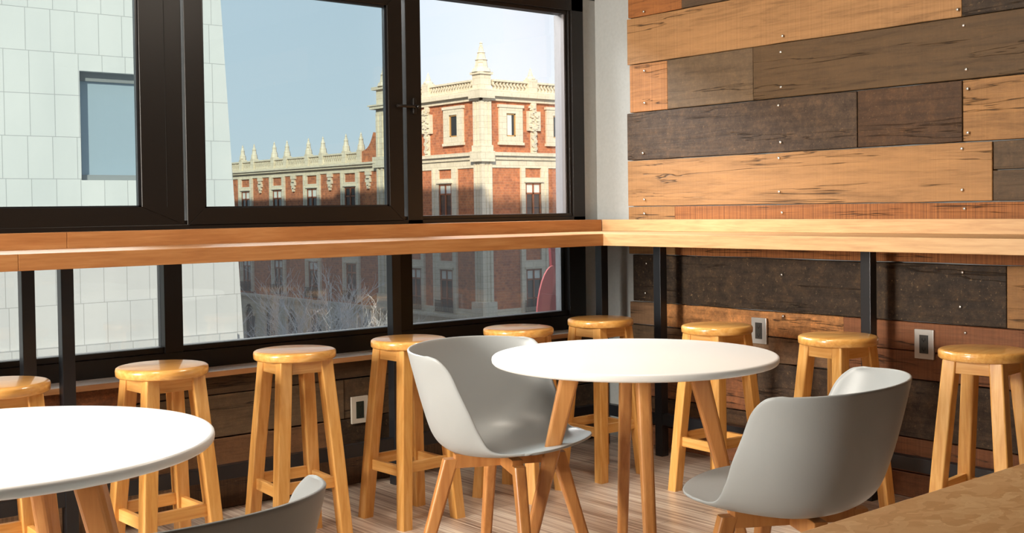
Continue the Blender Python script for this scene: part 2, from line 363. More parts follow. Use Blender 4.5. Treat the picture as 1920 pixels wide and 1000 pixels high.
# screws in the planks
scr = bmesh.new(); lathe(scr, [(.0001, 0), (.0065, 0), (.0062, .0028), (.0040, .0046), (.0001, .0050)], n=14)
scr.transform(Matrix.Rotation(-PI/2, 4, 'Y'))
hol = None
SC = [(4.035, 2.17), (3.19, 1.945), (2.36, 1.945), (3.20, 1.875), (2.335, 1.88), (2.325, 1.71), (3.20, 1.72), (4.035, 1.875), (4.035, 1.715), (3.215, 1.64), (3.205, 1.475),
      (4.05, 1.465), (3.215, 1.405), (3.215, 1.255), (2.345, 1.405), (2.345, 1.245), (3.2, 1.162), (2.335, 1.172), (4.045, 1.162), (4.045, 1.232), (2.32, 1.635), (2.32, 1.465),
      (4.035, .912), (4.045, .762), (3.205, .885), (2.345, .925), (2.355, .79), (2.335, .69), (3.2, .70), (2.33, .52), (2.34, .45), (2.335, .29), (1.50, 1.87), (1.50, 1.71), (1.50, 1.4), (1.50, 1.25)]
s0 = obj('screw', scr, M_nail, clad); s0.location = (XW-.0065, SC[0][0], SC[0][1])
for a, z in SC[1:]:
    c = s0.copy(); COL.objects.link(c); c.location = (XW-.0065, a, z)

# ------------------------------------------------------------------ windows
YF = 4.42
def fr(parent, name, x0, x1, y0, y1, z0, z1, mat=None, bev=.002): return bx(name, x0, x1, y0, y1, z0, z1, mat or M_frame, parent, bev)
w1 = thing('window_1', None, None, (0, 0, 0)); struct(w1)
bm = bmesh.new()
box_bm(bm, -3, 4.150, YF, YF+.10, 1.100, 1.152, 0, .002)      # bottom rail
box_bm(bm, -3, 4.150, YF+.008, YF+.08, 1.152, 1.169, 0, .002)
box_bm(bm, -3, 4.150, YF, YF+.10, 2.215, 2.29, 0, .002)      # head
box_bm(bm, -3, 4.150, YF+.02, YF+.08, 2.198, 2.217, 0, .002)
box_bm(bm, 4.068, 4.150, YF, YF+.10, 1.12, 2.29, 0, .002)    # jamb with steps
box_bm(bm, 4.056, 4.070, YF+.012, YF+.09, 1.12, 2.25, 0, .002)
box_bm(bm, 4.044, 4.058, YF+.026, YF+.085, 1.12, 2.25, 0, .002)
box_bm(bm, 3.030, 3.114, YF, YF+.10, 1.12, 2.25, 0, .002)    # mullion
obj('window_frame', bm, M_frame, w1)
tag(bx('jamb_return', 4.040, 4.046, YF+.030, YF+.105, 1.165, 2.2, simple('grey_jamb', (.16, .15, .155), .6), w1), 'pale grey outer return of the window jamb', None)
def sash(x0, x1, gl0, gl1, z0, zg0, zg1, z1, yo):
    bm = bmesh.new(); b = .0025
    d0, d1 = YF+yo, YF+yo+.035
    t = bmesh.new()
    # four mitred members
    O = [(x0, z0), (x1, z0), (x1, z1), (x0, z1)]; I = [(gl0, zg0), (gl1, zg0), (gl1, zg1), (gl0, zg1)]
    for k in range(4):
        o1, o2, i2, i1 = O[k], O[(k+1) % 4], I[(k+1) % 4], I[k]
        vs = [bm.verts.new((p[0], d, p[1])) for d in (d0, d1) for p in (o1, o2, i2, i1)]
        for f in ((0, 1, 2, 3), (7, 6, 5, 4), (0, 4, 5, 1), (1, 5, 6, 2), (2, 6, 7, 3), (3, 7, 4, 0)): bm.faces.new([vs[i] for i in f])
    bmesh.ops.bevel(bm, geom=bm.edges[:], offset=.0014, segments=1, affect='EDGES')
    s = obj('sash', bm, M_frame, w1)
    bm = bmesh.new()
    e = .010
    for q in ((gl0, gl0+e, zg0, zg1), (gl1-e, gl1, zg0, zg1), (gl0, gl1, zg0, zg0+e*.6), (gl0, gl1, zg1-e, zg1)):
        box_bm(bm, q[0], q[1], d0+.010, d1-.004, q[2], q[3])
    obj('glazing_bead', bm, M_steel, s)
    bx('pane', gl0, gl1, d0+.020, d0+.024, zg0, zg1, M_gl_tint, s)
    return s
sash(-1.6, 1.944, -1.45, 1.770, 1.150, 1.224, 2.13, 2.21, 0)
s2 = sash(1.957, 3.010, 2.034, 2.932, 1.146, 1.217, 2.130, 2.212, 0)
bx('pane', 1.944, 1.957, YF+.03, YF+.032, 1.21, 2.2, M_gl_clear, w1)
bx('pane', 3.010, 3.030, YF+.03, YF+.032, 1.21, 2.2, M_gl_clear, w1)
bx('pane', 3.114, 4.044, YF+.05, YF+.054, 1.169, 2.2, M_gl_clear, w1)
# fold line between the two overlapping stiles left of the gap
bx('stile_joint', 1.872, 1.874, YF-.001, YF+.002, 1.224, 2.2, M_dark, w1)
# latch lever on the sash
h = bmesh.new()
box_bm(h, 3.060, 3.078, YF-.014, YF, 1.640, 1.715, 0, .005)
rings = []
for t in range(9):
    x = 3.072-.105*t/8 if t < 9 else 0
    rings.append([(x+.0, YF-.028+.010*abs(t-4)/4+.0075*math.cos(a), 1.674+.0075*math.sin(a)) for a in [2*PI*i/10 for i in range(10)]])
loft(h, rings, 0, True, True)
lathe(h, [(.0001, -.012), (.008, -.012), (.009, 0), (.008, .012), (.0001, .012)], n=14)
for v in list(h.verts)[-70:]:
    v.co = Vector((3.078+v.co.x, YF-.022+v.co.z*1.2, 1.674+v.co.y))
obj('latch_handle', h, M_frame, w1)

w2 = thing('window_2', None, None); struct(w2)
bm = bmesh.new()
box_bm(bm, -3, 4.148, YF, YF+.09, .567, .640, 0, .002); box_bm(bm, -3, 4.148, YF+.012, YF+.08, .640, .663, 0, .002)
box_bm(bm, -3, 4.148, YF, YF+.09, 1.062, 1.099, 0, .002)
box_bm(bm, 4.035, 4.148, YF, YF+.09, .64, 1.09, 0, .002)
for a, b_ in ((1.853, 1.929), (2.962, 3.048), (.30, .38)): box_bm(bm, a, b_, YF, YF+.07, .64, 1.09, 0, .002)
obj('window_frame', bm, M_frame, w2)
bx('jamb_return', 4.012, 4.036, YF+.045, YF+.085, .66, 1.07, simple('grey_jamb_low', (.16, .16, .17), .6), w2)
for a, b_ in ((-3, .3), (.38, 1.853), (1.929, 2.962), (3.048, 4.035)): bx('pane', a, b_, YF+.04, YF+.044, .66, 1.07, M_gl_low, w2)
tr = bmesh.new(); box_bm(tr, -3, 4.150, 4.282, 4.425, .545, .566, 0, .002)
t1 = struct(obj('trim_1', tr, wood('sill_wood', (.40, .17, .06), (.52, .25, .10), (.62, .34, .16), 0, .35, .5, .5)))
bx('sill_lit_cap', -3, 4.150, 4.288, 4.425, .5655, .5675, M_sill, t1)

# ------------------------------------------------------------------ counter, ledges, steel stand
CF = 3.86; CX = 3.735; ZB, ZT = 1.019, 1.074
def board(name, x0, x1, y0, y1, z0, z1, mat, label, group=None):
    o = bx(name, x0, x1, y0, y1, z0, z1, mat, None, .0018); return tag(o, label, 'counter' if 'counter' in name else 'board', group)
board('bar_counter', -2.9, 1.1345, CF, 4.332, ZB, ZT, M_cx_shaded, 'short end length of window bar counter, left of the seam at the photo edge')
board('bar_counter', 1.1355, CX, CF, 4.332, ZB, ZT, M_cx_shaded, 'long shaded orange-brown wooden bar counter running below the upper windows')
board('bar_counter', CX+.0006, 4.200, -1.6, 4.332, ZB, ZT, M_cy_lit, 'lit wooden bar counter running along the reclaimed plank wall')
board('ledge_board', -2.9, 1.4480, 4.333, 4.417, 1.022, 1.133, M_cx_shaded, 'orange wooden upstand board behind the window counter, left of its seam')
board('ledge_board', 1.4490, 4.184, 4.333, 4.417, 1.022, 1.133, M_cx_shaded, 'orange wooden upstand board under the windows, running into the room corner')
board('ledge_board', 4.1850, 4.2030, -1.6, 4.332, 1.0745, 1.133, M_cy_lit, 'lit wooden upstand board between plank wall and its counter')

st = thing('counter_stand', 'black square-tube steel stand with posts and foot rail under the counters', 'stand', (0, 0, 0))
PS = .045
for x, y in ((1.2395, 4.185), (1.374, 4.185), (2.780, 4.185), (4.035, 4.185), (4.040, 3.789), (4.040, 2.648), (4.040, 1.2)):
    bx('post', x, x+PS, y, y+PS, 0, ZB, M_steel, st, .002)
bx('foot_rail', -2.9, 4.04, 4.190, 4.225, .152, .207, M_steel, st, .002)
bx('foot_rail', 4.043, 4.080, -1.5, 4.19, .152, .207, M_steel, st, .002)

# ------------------------------------------------------------------ outlets
def outlet(loc, rz, pm, label, rec=M_rec):
    t = thing('wall_outlet', label, 'outlet', loc, rz, None)
    bx('cover_plate', -.042, .042, -.007, .004, -.059, .059, pm, t, .002)
    r = bx('receptacle', -.0195, .0195, -.0085, -.006, -.037, .037, rec, t, .001)
    for zc in (-.019, .019):
        bm = bmesh.new()
        box_bm(bm, -.0075, -.0055, -.0092, -.0084, zc-.003, zc+.006); box_bm(bm, .0055, .0075, -.0092, -.0084, zc-.003, zc+.006)
        box_bm(bm, -.0075, .0075, -.0091, -.0084, zc-.0045, zc-.003); box_bm(bm, -.002, .002, -.0092, -.0084, zc-.010, zc-.004)
        obj('socket', bm, M_dark, r)
    return t
outlet((XW-.008, 3.330, .626), -PI/2, M_plate, 'silver power outlet on lit bark-marked plank, between the two nearer stools')
outlet((XW-.008, 2.507, .632), -PI/2, M_plate, 'silver power outlet on reddish plank at right, left of the last stool')
outlet((2.690, 4.327, .325), 0, M_plate2, 'beige power outlet on dark planks below the window sill', simple('green_black_receptacle', (.012, .018, .012), .5))

# ------------------------------------------------------------------ stools
SH = .700
def make_stool():
    t = thing('bar_stool', '', 'stool', (0, 0, 0), 0, 'pine bar stools along the counters')
    bm = bmesh.new()
    lathe(bm, [(.0001, SH-.034), (.128, SH-.034), (.143, SH-.0325), (.1470, SH-.028), (.1480, SH-.012), (.1462, SH-.005), (.141, SH-.0015), (.134, SH), (.0001, SH)], n=64)
    obj('seat', bm, M_seat, t)
    w_ = .0225
    for sx in (-1, 1):
        for sy in (-1, 1):
            bm = bmesh.new()
            a, b = .078, .128
            loft(bm, [rrect(sx*b, sy*b, 0, w_, w_, .005), rrect(sx*(a+(b-a)*.5), sy*(a+(b-a)*.5), SH*.5, w_+.001, w_+.001, .005), rrect(sx*a, sy*a, SH-.034, w_+.001, w_+.001, .005)])
            obj('leg', bm, M_stool, t)
    def rail(z0, z1, side, name):
        zc = (z0+z1)/2; c = .128-.05*zc/(SH-.034); hl = c-w_+.002
        bm = bmesh.new()
        off = c+w_-.012 if name == 'apron' else c
        box_bm(bm, -hl, hl, -.009, .009, z0, z1, 0, .002)
        bm.transform(Matrix.Translation((0, -off+.002, 0)))
        o = obj(name, bm, M_rail, t); o.rotation_euler = (0, 0, side*PI/2)
    for k in range(4):
        rail(SH-.078, SH-.034, k, 'apron')
        rail(.205 if k % 2 == 0 else .190, .245 if k % 2 == 0 else .230, k, 'stretcher')
    return t
ST = [
 (1.003, 3.640, 0, 'pine bar stool cut off by the left photo edge, behind the near white table'),
 (1.520, 3.655, 3, 'pine bar stool beside the black post at left, its legs crossing the near table rim'),
 (2.045, 3.720, -4, 'pine bar stool with glaring white seat, between near table and beige outlet'),
 (2.540, 3.715, 2, 'pine bar stool right beside the grey armchair, just right of beige outlet'),
 (3.095, 3.715, 22, 'pine bar stool mostly hidden behind the grey armchair, only seat and feet showing'),
 (3.600, 3.745, 0, 'pine bar stool standing in the room corner below the corner post'),
 (3.725, 3.175, -3, 'pine bar stool left of the first silver outlet, behind the centre table'),
 (3.735, 2.590, -6, 'pine bar stool between the two silver outlets, behind the grey chair seen from behind'),
 (3.715, 1.996, 6, 'pine bar stool at the right photo edge, beyond the particle board table'),
]
proto = make_stool(); proto['label'] = ST[0][3]; proto.location = (ST[0][0], ST[0][1], 0)
for x, y, a, lb in ST[1:]: dup(proto, (x, y, 0), math.radians(a), lb)

# ------------------------------------------------------------------ round tables
def make_table(name_lbl, loc, rz, legr=True):
    t = thing('round_table', name_lbl, 'table', loc, rz, 'white round tables')
    bm = bmesh.new(); Rr = .442
    lathe(bm, [(.0001, .716), (Rr-.014, .716), (Rr-.005, .7185), (Rr-.001, .723), (Rr, .730), (Rr-.001, .736), (Rr-.004, .739), (Rr-.010, .740), (.0001, .740)], n=128)
    obj('tabletop', bm, M_white, t)
    for k in range(4):
        a = k*PI/2; bm = bmesh.new()
        def sec(r, z, hw, ht, rad): return rrect(r*math.cos(a), r*math.sin(a), z, hw, ht, rad, a)
        loft(bm, [sec(.370, 0, .019, .0165, .009), sec(.292, .31, .022, .0185, .010), sec(.190, .716, .032, .020, .010)], 0, True, False)
        obj('leg', bm, M_beech, t)
    for k in range(2):
        bm = bmesh.new(); box_bm(bm, -.172, .172, -.019, .019, .676, .7155, 0, .003); bm.transform(Matrix.Rotation(k*PI/2, 4, 'Z'))
        obj('cross_bar', bm, M_beech, t)
    return t
T1 = make_table('whole white round table in the centre, one grey chair on either side', (2.566, 2.522, 0), math.radians(52))
T2 = dup(T1, (.6635, 2.474, 0), math.radians(47), 'near white round table cut off by the left photo edge')

# ------------------------------------------------------------------ shell armchairs
RIM = [Vector(p) for p in ((0, .265, .472), (.198, .188, .465), (.246, .100, .478), (.270, .047, .582), (.289, -.013, .711), (.296, -.052, .747), (.289, -.088, .753), (.140, -.258, .757), (0, -.283, .765))]
def cr_(pts, t):
    n_ = len(pts)-1; t = max(0, min(t, n_-1e-6)); i = int(t); f = t-i
    p0 = pts[max(i-1, 0)]; p1 = pts[i]; p2 = pts[i+1]; p3 = pts[min(i+2, n_)]
    return .5*((2*p1)+(p2-p0)*f+(2*p0-5*p1+4*p2-p3)*f*f+(3*p1-p0-3*p2+p3)*f**3)
CEN = [Vector(p) for p in ((0, .265, .472), (0, .215, .462), (0, .10, .443), (0, -.03, .433), (0, -.13, .440), (0, -.195, .475), (0, -.232, .555), (0, -.262, .665), (0, -.283, .765))]
SID = [RIM[1], (RIM[1]+RIM[2])/2+Vector((.004, .006, -.004)), RIM[2], (RIM[2]+RIM[3])/2+Vector((0, -.004, -.004)), RIM[3], (RIM[3]+RIM[4])/2, RIM[4], RIM[5], RIM[6]]
def make_chair():
    t = thing('shell_armchair', '', 'chair', (0, 0, 0), 0, 'grey shell armchairs')
    bm = bmesh.new(); NV, NU = 56, 24
    grid = []
    for j in range(NV+1):
        v = 8*j/NV; C = cr_(CEN, v); S = cr_(SID, v)
        row = []
        for i in range(-NU, NU+1):
            u = i/NU; s = abs(u); ph = s*PI/2
            vv = v/8
            kz = 1-math.cos(ph); kx = math.sin(ph)
            # flatter seat pan in front, rounder bucket at the back
            e = 1.0+.9*math.sin(min(1, vv*1.15)*PI)
            kz = (kz**e)*(1)+0
            x = S.x*kx; y = C.y+(S.y-C.y)*(1-math.cos(ph)); z = C.z+(S.z-C.z)*kz
            if vv > .9:
                pass
            row.append(bm.verts.new((math.copysign(x, u) if u else 0, y, z)))
        grid.append(row)
    for j in range(NV):
        for i in range(2*NU):
            f = bm.faces.new((grid[j][i], grid[j][i+1], grid[j+1][i+1], grid[j+1][i])); f.smooth = True
    o = obj('seat_shell', bm, M_shell, t)
    sm = o.modifiers.new('thickness', 'SOLIDIFY'); sm.thickness = .0075; sm.offset = 0
    ss = o.modifiers.new('soft', 'SUBSURF'); ss.levels = 1; ss.render_levels = 1
    for k in range(4):
        a = PI/4+k*PI/2; bm = bmesh.new()
        def sec(r, z, hw, ht, rad): return rrect(r*math.cos(a), r*math.sin(a)-.0, z, hw, ht, rad, a)
        loft(bm, [sec(.298, 0, .0185, .016, .007), sec(.235, .21, .021, .0175, .008), sec(.175, .410, .025, .0185, .008)])
        obj('leg', bm, M_beech, t)
    for k in range(2):
        bm = bmesh.new(); box_bm(bm, -.165, .165, -.018, .018, .380, .4255, 0, .003); bm.transform(Matrix.Rotation(PI/4+k*PI/2, 4, 'Z'))
        obj('cross_bar', bm, M_beech, t)
    return t
ch = make_chair()
def chair_at(o, x, y, th): o.location = (x, y, 0); o.rotation_euler = (0, 0, math.radians(th-90))
chair_at(ch, 2.320, 2.863, 290.1); ch['label'] = 'grey plastic shell armchair with open seat, pushed in at the left of the centre table'
dup(ch, (2.428, 1.822, 0), math.radians(105.4-90), 'grey shell armchair seen from behind, at the right of the centre table')
dup(ch, (.681, 1.797, 0), math.radians(89.6-90), 'grey shell armchair at the bottom edge, only its back rim showing')

# ------------------------------------------------------------------ particle board table in the lower right corner
def osb():
    m, n, b = newmat('oriented_strand_board')
    c = coords(n, (1, 1, 1)); v1 = N(n, 'ShaderNodeTexVoronoi', Scale=60); z = N(n, 'ShaderNodeTexNoise', Scale=9, Detail=3)
    mp_ = N(n, 'ShaderNodeMixRGB'); mp_.inputs[0].default_value = .12; L(n, c.outputs[0], mp_.inputs[1]); L(n, z.outputs['Color'], mp_.inputs[2]); L(n, c.outputs[0], z.inputs['Vector'])
    st_ = n.nodes.new('ShaderNodeMapping'); st_.inputs['Scale'].default_value = (.55, 1.2, 1); L(n, mp_.outputs[0], st_.inputs[0]); L(n, st_.outputs[0], v1.inputs['Vector'])
    sx = n.nodes.new('ShaderNodeSeparateColor'); L(n, v1.outputs['Color'], sx.inputs[0])
    z2 = N(n, 'ShaderNodeTexNoise', Scale=60, Detail=5); L(n, c.outputs[0], z2.inputs['Vector'])
    ma = N(n, 'ShaderNodeMath', operation='MULTIPLY_ADD'); L(n, z2.outputs['Fac'], ma.inputs[0]); ma.inputs[1].default_value = .5; L(n, sx.outputs[0], ma.inputs[2])
    r = ramp(n, ma.outputs[0], [(.1, (.50, .265, .10)), (.5, (.58, .32, .13)), (1.0, (.63, .37, .165)), (1.4, (.70, .45, .22))])
    L(n, r.outputs[0], b.inputs['Base Color']); b.inputs['Roughness'].default_value = .4; return m
ot = thing('side_table', 'particle board table top filling the lower right corner of the photo', 'table', (0, 0, 0))
bx('tabletop', .95, 2.75, .30, .968, .722, .750, osb(), ot, .005)
for x, y in ((1.0, .35), (2.65, .35), (1.0, .87), (2.65, .87)): bx('leg', x, x+.05, y, y+.05, 0, .722, M_beech, ot, .003)

# ------------------------------------------------------------------ unseen fixtures added for the fill lights (above the picture)
for i, (lx, ly) in enumerate(((0.5, 2.6), (2.6, 2.6))):
    l = thing('fill_lamp', ('unseen fill lamp added above the near table', 'unseen fill lamp added above the centre table')[i], 'lamp', (lx, ly, 2.62))
    bm = bmesh.new()
    for q in ((-.28, .28, -.28, -.25), (-.28, .28, .25, .28), (-.28, -.25, -.25, .25), (.25, .28, -.25, .25)): box_bm(bm, *q, -.06, 0)
    obj('fill_lamp_frame', bm, M_steel, l)

# =================================================================== OUTSIDE
# ---- white tiled building across the street
def tile_mat():
    m, n, b = newmat('white_stone_tiles')
    c = coords(n, (1, 1, 1), (PI/2, 0, 0))
    br = N(n, 'ShaderNodeTexBrick', Scale=1); br.offset = .5; br.squash = 1
    br.inputs['Color1'].default_value = (.84, .83, .81, 1); br.inputs['Color2'].default_value = (.80, .795, .78, 1); br.inputs['Mortar'].default_value = (.50, .50, .49, 1)
    br.inputs['Mortar Size'].default_value = .010; br.inputs['Mortar Smooth'].default_value = .3; br.inputs['Brick Width'].default_value = .592; br.inputs['Row Height'].default_value = 1.035
    br.offset = .12; br.offset_frequency = 3
    L(n, c.outputs[0], br.inputs['Vector'])
    z = N(n, 'ShaderNodeTexNoise', Scale=.8, Detail=5); c2 = coords(n, (1, 1, .35)); L(n, c2.outputs[0], z.inputs['Vector'])
    r = ramp(n, z.outputs['Fac'], [(.3, (.90, .91, .92)), (.7, (1, 1, 1))])
    mx = N(n, 'ShaderNodeMixRGB', blend_type='MULTIPLY'); mx.inputs[0].default_value = 1; L(n, br.outputs[0], mx.inputs[1]); L(n, r.outputs[0], mx.inputs[2])
    L(n, mx.outputs[0], b.inputs['Base Color']); b.inputs['Roughness'].default_value = .7; return m
M_tile = tile_mat()
K = 1.611; GZ = -13.4
wb = thing('white_building', 'white stone-tiled building with one square window, seen through the left windows', 'building', (0, 29, 0))
def ez(z): return 1.2+(z-1.2)*K
ed = lambda z: 14.20-.053*(min(z, 8.0)-1.2)
zt_ = 25.8
wx0, wx1, wz0, wz1 = 6.26*K, 7.62*K, ez(1.722), ez(3.41)
bm = bmesh.new()
def quadprism(bm, pts, y0, y1):
    a = [bm.verts.new((x, y0, z)) for x, z in pts]; b = [bm.verts.new((x, y1, z)) for x, z in pts]; k = len(pts)
    bm.faces.new(a); bm.faces.new(list(reversed(b)))
    for i in range(k): bm.faces.new((a[i], b[i], b[(i+1) % k], a[(i+1) % k]))
quadprism(bm, [(-10, GZ), (ed(GZ), GZ), (ed(wz0), wz0), (-10, wz0)], 0, 20)
quadprism(bm, [(-10, wz1), (ed(wz1), wz1), (ed(8), 8), (15.5, 9.0), (15.5, zt_), (-10, zt_)], 0, 20)  # unseen wider top, added to cast shade on the palace corner
quadprism(bm, [(-10, wz0), (wx0, wz0), (wx0, wz1), (-10, wz1)], 0, 20)
quadprism(bm, [(wx1, wz0), (ed(wz0), wz0), (ed(wz1), wz1), (wx1, wz1)], 0, 20)
quadprism(bm, [(wx0, wz0), (wx1, wz0), (wx1, wz1), (wx0, wz1)], .45, 20)
obj('tiled_wall', bm, M_tile, wb)
bm = bmesh.new(); quadprism(bm, [(-10, ez(-4)), (ed(ez(-4))-.25, ez(-4)), (ed(ez(-.83))-.25, ez(-.83)), (-10, ez(-.83))], -.14, 0)
obj('plinth', bm, M_tile, wb)
M_wf = simple('grey_metal_frame', (.30, .32, .33), .5)
wf = bmesh.new()
f = .14
for q in ((wx0, wx1, wz0, wz0+f), (wx0, wx1, wz1-f*1.6, wz1), (wx0, wx0+f*.6, wz0, wz1), (wx1-f*.6, wx1, wz0, wz1)): box_bm(wf, q[0], q[1], .22, .34, q[2], q[3])
wfo = obj('window_frame', wf, M_wf, wb)
m_, n_, b_ = newmat('bluish_window_glass'); b_.inputs['Base Color'].default_value = (.40, .50, .58, 1); b_.inputs['Roughness'].default_value = .35; b_.inputs['Specular IOR Level'].default_value = .8
bx('pane', wx0+.05, wx1-.05, .30, .32, wz0+.05, wz1-.05, m_, wfo)

# ---- palace of red volcanic stone
def brick_mat():
    m, n, b = newmat('red_volcanic_brick')
    t = n.nodes.new('ShaderNodeTexCoord'); s = n.nodes.new('ShaderNodeSeparateXYZ'); L(n, t.outputs['Object'], s.inputs[0])
    ad = N(n, 'ShaderNodeMath', operation='ADD'); L(n, s.outputs[0], ad.inputs[0]); L(n, s.outputs[1], ad.inputs[1])
    cx = n.nodes.new('ShaderNodeCombineXYZ'); L(n, ad.outputs[0], cx.inputs[0]); L(n, s.outputs[2], cx.inputs[1])
    br = N(n, 'ShaderNodeTexBrick', Scale=1); br.inputs['Color1'].default_value = (.55, .19, .085, 1); br.inputs['Color2'].default_value = (.34, .115, .065, 1); br.inputs['Mortar'].default_value = (.50, .26, .15, 1)
    br.inputs['Mortar Size'].default_value = .006; br.inputs['Brick Width'].default_value = .17; br.inputs['Row Height'].default_value = .10; br.inputs['Bias'].default_value = -.2
    L(n, cx.outputs[0], br.inputs['Vector'])
    z = N(n, 'ShaderNodeTexNoise', Scale=5, Detail=8, Roughness=.75); L(n, t.outputs['Object'], z.inputs['Vector'])
    r = ramp(n, z.outputs['Fac'], [(.3, (.62, .62, .62)), (.7, (1.3, 1.25, 1.2))])
    mx = N(n, 'ShaderNodeMixRGB', blend_type='MULTIPLY'); mx.inputs[0].default_value = 1; L(n, br.outputs[0], mx.inputs[1]); L(n, r.outputs[0], mx.inputs[2])
    L(n, mx.outputs[0], b.inputs['Base Color']); b.inputs['Roughness'].default_value = .9; return m
M_brick = brick_mat()
M_stone = simple('cream_cut_stone', (.76, .68, .53), .85, 0, .2, .25, 12, .07)
def stone_joints(m):
    n = m.node_tree; b = n.nodes['Principled BSDF']; src = b.inputs['Base Color'].links[0].from_socket
    t = n.nodes.new('ShaderNodeTexCoord'); s_ = n.nodes.new('ShaderNodeSeparateXYZ'); L(n, t.outputs['Object'], s_.inputs[0])
    ad = N(n, 'ShaderNodeMath', operation='ADD'); L(n, s_.outputs[0], ad.inputs[0]); L(n, s_.outputs[1], ad.inputs[1])
    cx = n.nodes.new('ShaderNodeCombineXYZ'); L(n, ad.outputs[0], cx.inputs[0]); L(n, s_.outputs[2], cx.inputs[1])
    br = N(n, 'ShaderNodeTexBrick', Scale=1); br.inputs['Color1'].default_value = (1, 1, 1, 1); br.inputs['Color2'].default_value = (.92, .91, .89, 1); br.inputs['Mortar'].default_value = (.66, .62, .56, 1)
    br.inputs['Mortar Size'].default_value = .006; br.inputs['Brick Width'].default_value = .42; br.inputs['Row Height'].default_value = .23
    L(n, cx.outputs[0], br.inputs['Vector']); mx = N(n, 'ShaderNodeMixRGB', blend_type='MULTIPLY'); mx.inputs[0].default_value = 1
    L(n, src, mx.inputs[1]); L(n, br.outputs[0], mx.inputs[2]); L(n, mx.outputs[0], b.inputs['Base Color'])
stone_joints(M_stone)
M_wood_r = simple('red_brown_joinery', (.30, .095, .045), .6)
M_wood_y = simple('ochre_joinery', (.50, .28, .10), .6)
M_pg = simple('dark_palace_glass', (.03, .035, .04), .12, 0, .6)
M_cur = simple('pale_blind', (.72, .74, .68), .7)
M_iron = simple('wrought_iron', (.03, .03, .03), .6)
KP = 1.9
pal = thing('stone_palace', 'red stone palace with cream trim, pinnacles and balustrades beyond the windows', 'building', (26.539*KP, 33.833*KP, 1.2))
pal.scale = (KP, KP, KP)
def Z(z): return z-1.2
def fb(bm, fac, a0, a1, z0, z1, d0, d1, mi=0):
    """box on a facade: fac R faces -y with a along +x; fac L faces -x with a along +y; d outward"""
    if fac == 'R': box_bm(bm, min(a0, a1), max(a0, a1), -d1, -d0, Z(z0), Z(z1), mi)
    else: box_bm(bm, -d1, -d0, min(a0, a1), max(a0, a1), Z(z0), Z(z1), mi)
ZG = -6.45
bm = bmesh.new()
box_bm(bm, 0, 14, 0, 7, Z(-2.9), Z(5.3)); box_bm(bm, 0, 12, 7, 26, Z(-2.9), Z(3.1))
obj('brick_wall', bm, M_brick, pal)
bm = bmesh.new(); box_bm(bm, -.03, 14, -.03, 26, Z(ZG), Z(-2.9)); obj('arcade_wall', bm, M_stone, pal)
bm = bmesh.new()
def both(a1R, a1L, z0, z1, d, a0=0):
    fb(bm, 'R', -d, a1R, z0, z1, 0, d); fb(bm, 'L', -d, a1L, z0, z1, 0, d)
both(14, 7, 3.02, 3.17, .10); both(14, 7, 3.17, 3.30, .20); both(14, 7, 2.72, 3.02, .04)
obj('string_course', bm, M_stone, pal)
bm = bmesh.new()
both(14, 7, 5.22, 5.38, .10); both(14, 7, 5.38, 5.52, .24); both(14, 7, 5.52, 5.58, .18)
obj('cornice', bm, M_stone, pal)
bm = bmesh.new()
fb(bm, 'L', 7, 26, 2.84, 3.04, 0, .05); fb(bm, 'L', 6.9, 26, 3.04, 3.14, 0, .18); fb(bm, 'L', 6.9, 26, 3.14, 3.22, 0, .26)
obj('wing_cornice', bm, M_stone, pal)
bm = bmesh.new()
fb(bm, 'L', -.1, 26, -2.98, -2.86, 0, .22); fb(bm, 'R', -.1, 14, -2.98, -2.86, 0, .22); fb(bm, 'R', -.05, 14, -2.86, -2.62, 0, .09); fb(bm, 'L', -.05, 7, -2.86, -2.62, 0, .09)
obj('lower_ledge', bm, M_stone, pal)
# parapets: pierced balustrade with S-shaped scrolls
def balustrade(fac, a0, a1, z0, z1, name):
    bm = bmesh.new()
    fb(bm, fac, a0, a1, z0, z0+.08, -.16, .06); fb(bm, fac, a0, a1, z1-.07, z1, -.17, .07)
    a = a0+.08; s = 1
    while a < a1-.05:
        pts = []
        for k in range(9):
            t = k/8; pts.append((a+.055*math.sin(t*2*PI)*s, z0+.08+(z1-z0-.15)*t))
        for (p, q), (p2, q2) in zip(pts, pts[1:]):
            fb(bm, fac, min(p, p2)-.028, max(p, p2)+.028, q, q2, -.12, .02)
        a += .17
    return obj(name, bm, M_stone, pal)
balustrade('R', .55, 14, 5.58, 6.02, 'balustrade'); balustrade('L', .55, 6.2, 5.58, 6.02, 'balustrade'); balustrade('L', 8.45, 25, 3.22, 3.70, 'balustrade')
# corner pilaster and pinnacles
def pyramid(bm, cx, cy, z0, z1, h0, steps=((0, 1), (.12, .86), (.13, .70), (.38, .56), (.39, .66), (.43, .50), (.62, .36), (.63, .44), (.67, .30), (.92, .13), (.94, .18), (1, .03))):
    rings = [[(cx+h0*s*math.cos(a), cy+h0*s*math.sin(a), Z(z0+(z1-z0)*t)) for a in [PI/4*k+PI/8 for k in range(8)]] for t, s in steps]
    loft(bm, rings)
def pier(x0, x1, y0, y1, zlo, zmid, ztip, hw, name='corner_pilaster'):
    bm = bmesh.new(); box_bm(bm, x0, x1, y0, y1, Z(zlo), Z(zmid))
    return bm
bm = bmesh.new()
box_bm(bm, -.05, .39, -.05, .39, Z(-2.9), Z(5.3))
for q in ((-.08, .06, -.08, .06), (.30, .42, -.08, .0), (-.08, 0, .30, .42), (.14, .22, -.07, 0), (-.07, 0, .14, .22)): box_bm(bm, *q, Z(-2.6), Z(5.2))
for z0, z1, d in ((2.94, 3.33, .216), (3.33, 3.55, .12), (5.29, 5.61, .256), (-2.99, -2.3, .235)): box_bm(bm, -d, .46, -d, .46, Z(z0), Z(z1))
obj('corner_pilaster', bm, M_stone, pal)
